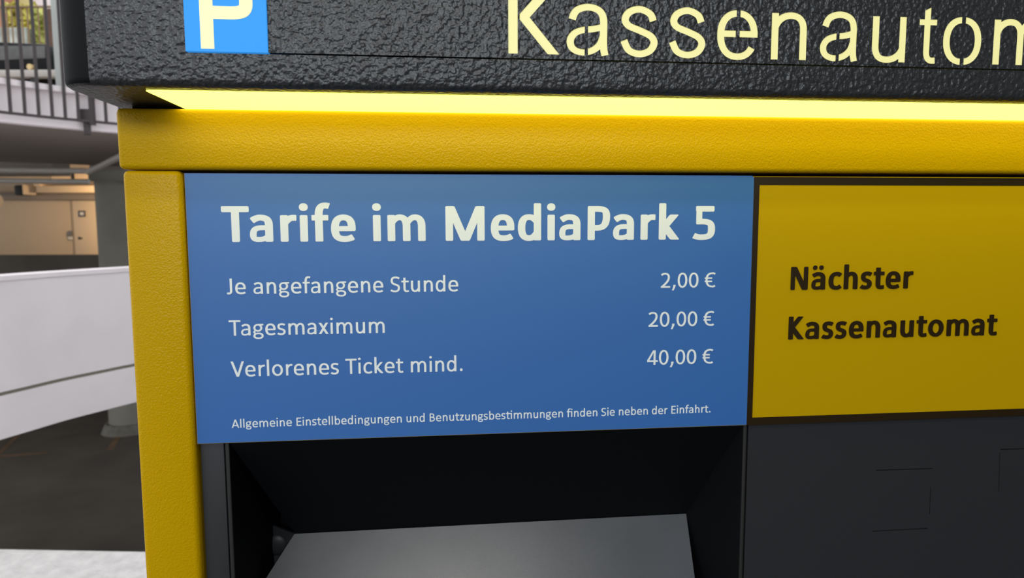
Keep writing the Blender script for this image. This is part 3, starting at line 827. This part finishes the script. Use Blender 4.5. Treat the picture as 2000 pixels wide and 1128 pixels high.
# lower level: column, far parapet, cream wall with a door
cz = 11.9
cc = at(236, 848, cz); cb = Vector((cc.x, cc.y + .3, FL2))
bm = bmesh.new(); add_tube(bm, cb, (cb.x, cb.y, 2.40), 0.305, 40)
co = build('column', bm, M['column'], None, 40); tag(co, 'round grey-green concrete column behind the white ramp', 'column')
bm = bmesh.new(); add_tube(bm, cb, (cb.x, cb.y, FL2+.17), 0.44, 32, 0.36); build('plinth', bm, mat('chipped_concrete', (0.16, 0.15, 0.125), .9, bump=(6, 5, .1), var=(5, .35)), co, 40)
db = facing_box('dark_band', -500, 420, 290, 312.5, 12.6, .5, M['dark_concrete'])  # dark blocks added so the cream wall above the pipes stays dark
tag(db, 'dark blocks added above the pipes to shade the wall top', 'beam')
facing_box('shade_block', -500, 102, 300, 341, 12.58, .5, M['dark_concrete'], db)
facing_box('shade_block', 174, 420, 300, 331.5, 12.56, .5, M['dark_concrete'], db)
bmx = facing_box('ceiling_beam', 172, 420, 331, 353, 11.6, 1.2, M['column'])
tag(bmx, 'grey-green concrete beam resting on the round column', 'beam')
structure(facing_box('wall_far', -700, 400, 498.5, 600, 14.0, 0.25, M['asphalt'], None, z0=FL2))
WD = 19.0
structure(facing_box('wall_back', -500, 500, 305, 700, WD, 0.3, M['cream'], None, z0=FL2))
dr = facing_box('door_1', 146, 196, 391, 560, WD-.06, 0.05, mat('cream_door', (0.72, 0.57, 0.40), .6), None, .008, z0=at(160, 498, WD).z-1.05)
structure(dr)
facing_box('frame', 143.6, 145.8, 391, 560, WD-.05, 0.05, mat('door_frame', (0.42, 0.33, 0.23), .6), dr, z0=at(160, 498, WD).z-1.05)
hn = at(155, 465, WD-.12); b = bmesh.new(); add_tube(b, hn, hn + Vector((0, .12, 0)), .04, 12); add_tube(b, hn, hn + Vector((.09, .0, 0)), .02, 8); build('door_handle', b, M['dark'], dr, 40)
sg = facing_box('door_sign', 153, 166, 411, 423, WD-.10, 0.02, mat('dark_blue_print', (0.07, 0.07, 0.10), .6), dr)
facing_box('sign_print', 156, 163, 414, 420, WD-.11, 0.01, M['white'], dr)
sw = facing_box('switch_box', 131.5, 140, 450.5, 460, WD-.08, 0.08, M['grey'], None, .01); tag(sw, 'grey switch box on the cream wall, left of the door', 'switch box')
sw = facing_box('switch_box', 132.5, 141, 462, 468, WD-.06, 0.06, M['white'], None, .01); tag(sw, 'white switch box on the cream wall, just below the grey one', 'switch box')
bs = facing_box('dark_band', -500, 215, 376.5, 390.5, WD-.35, .34, M['dark_concrete']); tag(bs, 'dark band along the top of the cream wall', 'beam')  # plain dark block set before the upper wall
du = empty('ventilation_duct', at(110, 368, WD-.8), 'cream rectangular ventilation duct under the pipes', 'duct')
facing_box('duct', 70, 215, 362, 376, WD-.9, .5, M['cream'], du, .02)
a = at(70, 369, WD-.65); b = bmesh.new()
add_box(b, -.30, .0, -.25, .25, -.17, .12, .02, 1); bmesh.ops.transform(b, matrix=Matrix.Translation(a) @ Matrix.Rotation(math.radians(30), 4, 'Z'), verts=b.verts)
build('duct_elbow', b, M['cream'], du, 40)
facing_box('flange', 66, 78, 359, 363, WD-.95, .55, M['cream'], du)
facing_box('fan_box', 27, 44, 361, 381, WD-.7, .4, M['dark'], du, .04)['label'] = 'black fan box'
sb_ = facing_box('cream_beam', 100, 215, 337.5, 349, WD-.6, .35, M['cream']); tag(sb_, 'short cream beam lit from below between the two pipes', 'beam')
facing_box('joint', 139, 144, 337, 350, WD-.63, .4, M['dark'], sb_)
for (p0, p1, rr, lab) in (((-200, 329), (166, 334), .045, 'upper grey pipe under the dark ceiling'), ((-200, 351), (174, 354.5), .040, 'lower grey pipe just above the cream duct'), ((172, 336), (266, 290), .040, 'slanting grey pipe beside the yellow post')):
    b = bmesh.new(); add_tube(b, at(*p0, 11.0 if p1[0] < 250 else 9.9), at(*p1, 11.0 if p1[0] < 250 else 6.85), rr, 12)
    o = build('pipe', b, M['pipe'], None, 40); tag(o, lab, 'pipe', 'pipes under the deck')
# worn parking lines on the lower floor
def floor_mark(name, pts, label):
    z = FL2 + .004; b = bmesh.new()
    add_prism(b, [(on_z(*p, FL2).x, on_z(*p, FL2).y) for p in pts], FL2, z); o = build(name, b, M['orange']); tag(o, label, 'floor marking', 'worn orange parking lines'); return o
floor_mark('parking_line', [(-4, 884), (5, 884), (40, 849), (31, 849)], 'worn orange parking line at the far left edge of the lower floor')
floor_mark('parking_line', [(-4, 889), (92, 882), (92, 885), (-4, 892.5)], 'faint long orange line across the lower floor')
floor_mark('parking_line', [(208, 878), (221, 878), (236, 853), (224, 853)], 'short orange line in front of the round column')

# lamp of the lower level, hanging near the cream wall
lp = bpy.data.lights.new('warm_lamp', 'POINT'); lp.energy = 210; lp.color = (1.0, 0.70, 0.40); lp.shadow_soft_size = .25
lo_ = bpy.data.objects.new('warm_lamp', lp); COL.objects.link(lo_); lo_.location = at(215, 375, 16.8)

# small things under the deck
cf = facing_box('ceiling_mark', 97, 131, 257.5, 262.5, 6.7, .12, M['dark'], None, .006, z1=2.404); tag(cf, 'small dark block drawn for a hole mark under the white deck edge, left of the bracket', 'hole mark')  # small box drawn for a dark hole mark in the ceiling
b = bmesh.new(); add_tube(b, at(-10, 392, 15.0), at(-44, 388, 15.4), .17, 20)
o = build('round_duct', b, M['cream'], None, 40); tag(o, 'round cream duct at the left edge, below the lower grey pipe', 'duct')

gf = empty('garden_fence', up_at(40, 80, 10.2), 'thin brown garden fence in front of the shrubs behind the car', 'fence')
M['fence'] = mat('brown_fence', (0.30, 0.20, 0.11), .8)
for px in (-8, 2, 13, 22, 32, 42, 53, 63, 74, 85): facing_box('bar', px, px+1.6, 12, 82, 10.2, .02, M['fence'], gf, z0=3.88)
facing_box('rail', -40, 97, 11, 14, 10.19, .04, M['fence'], gf)
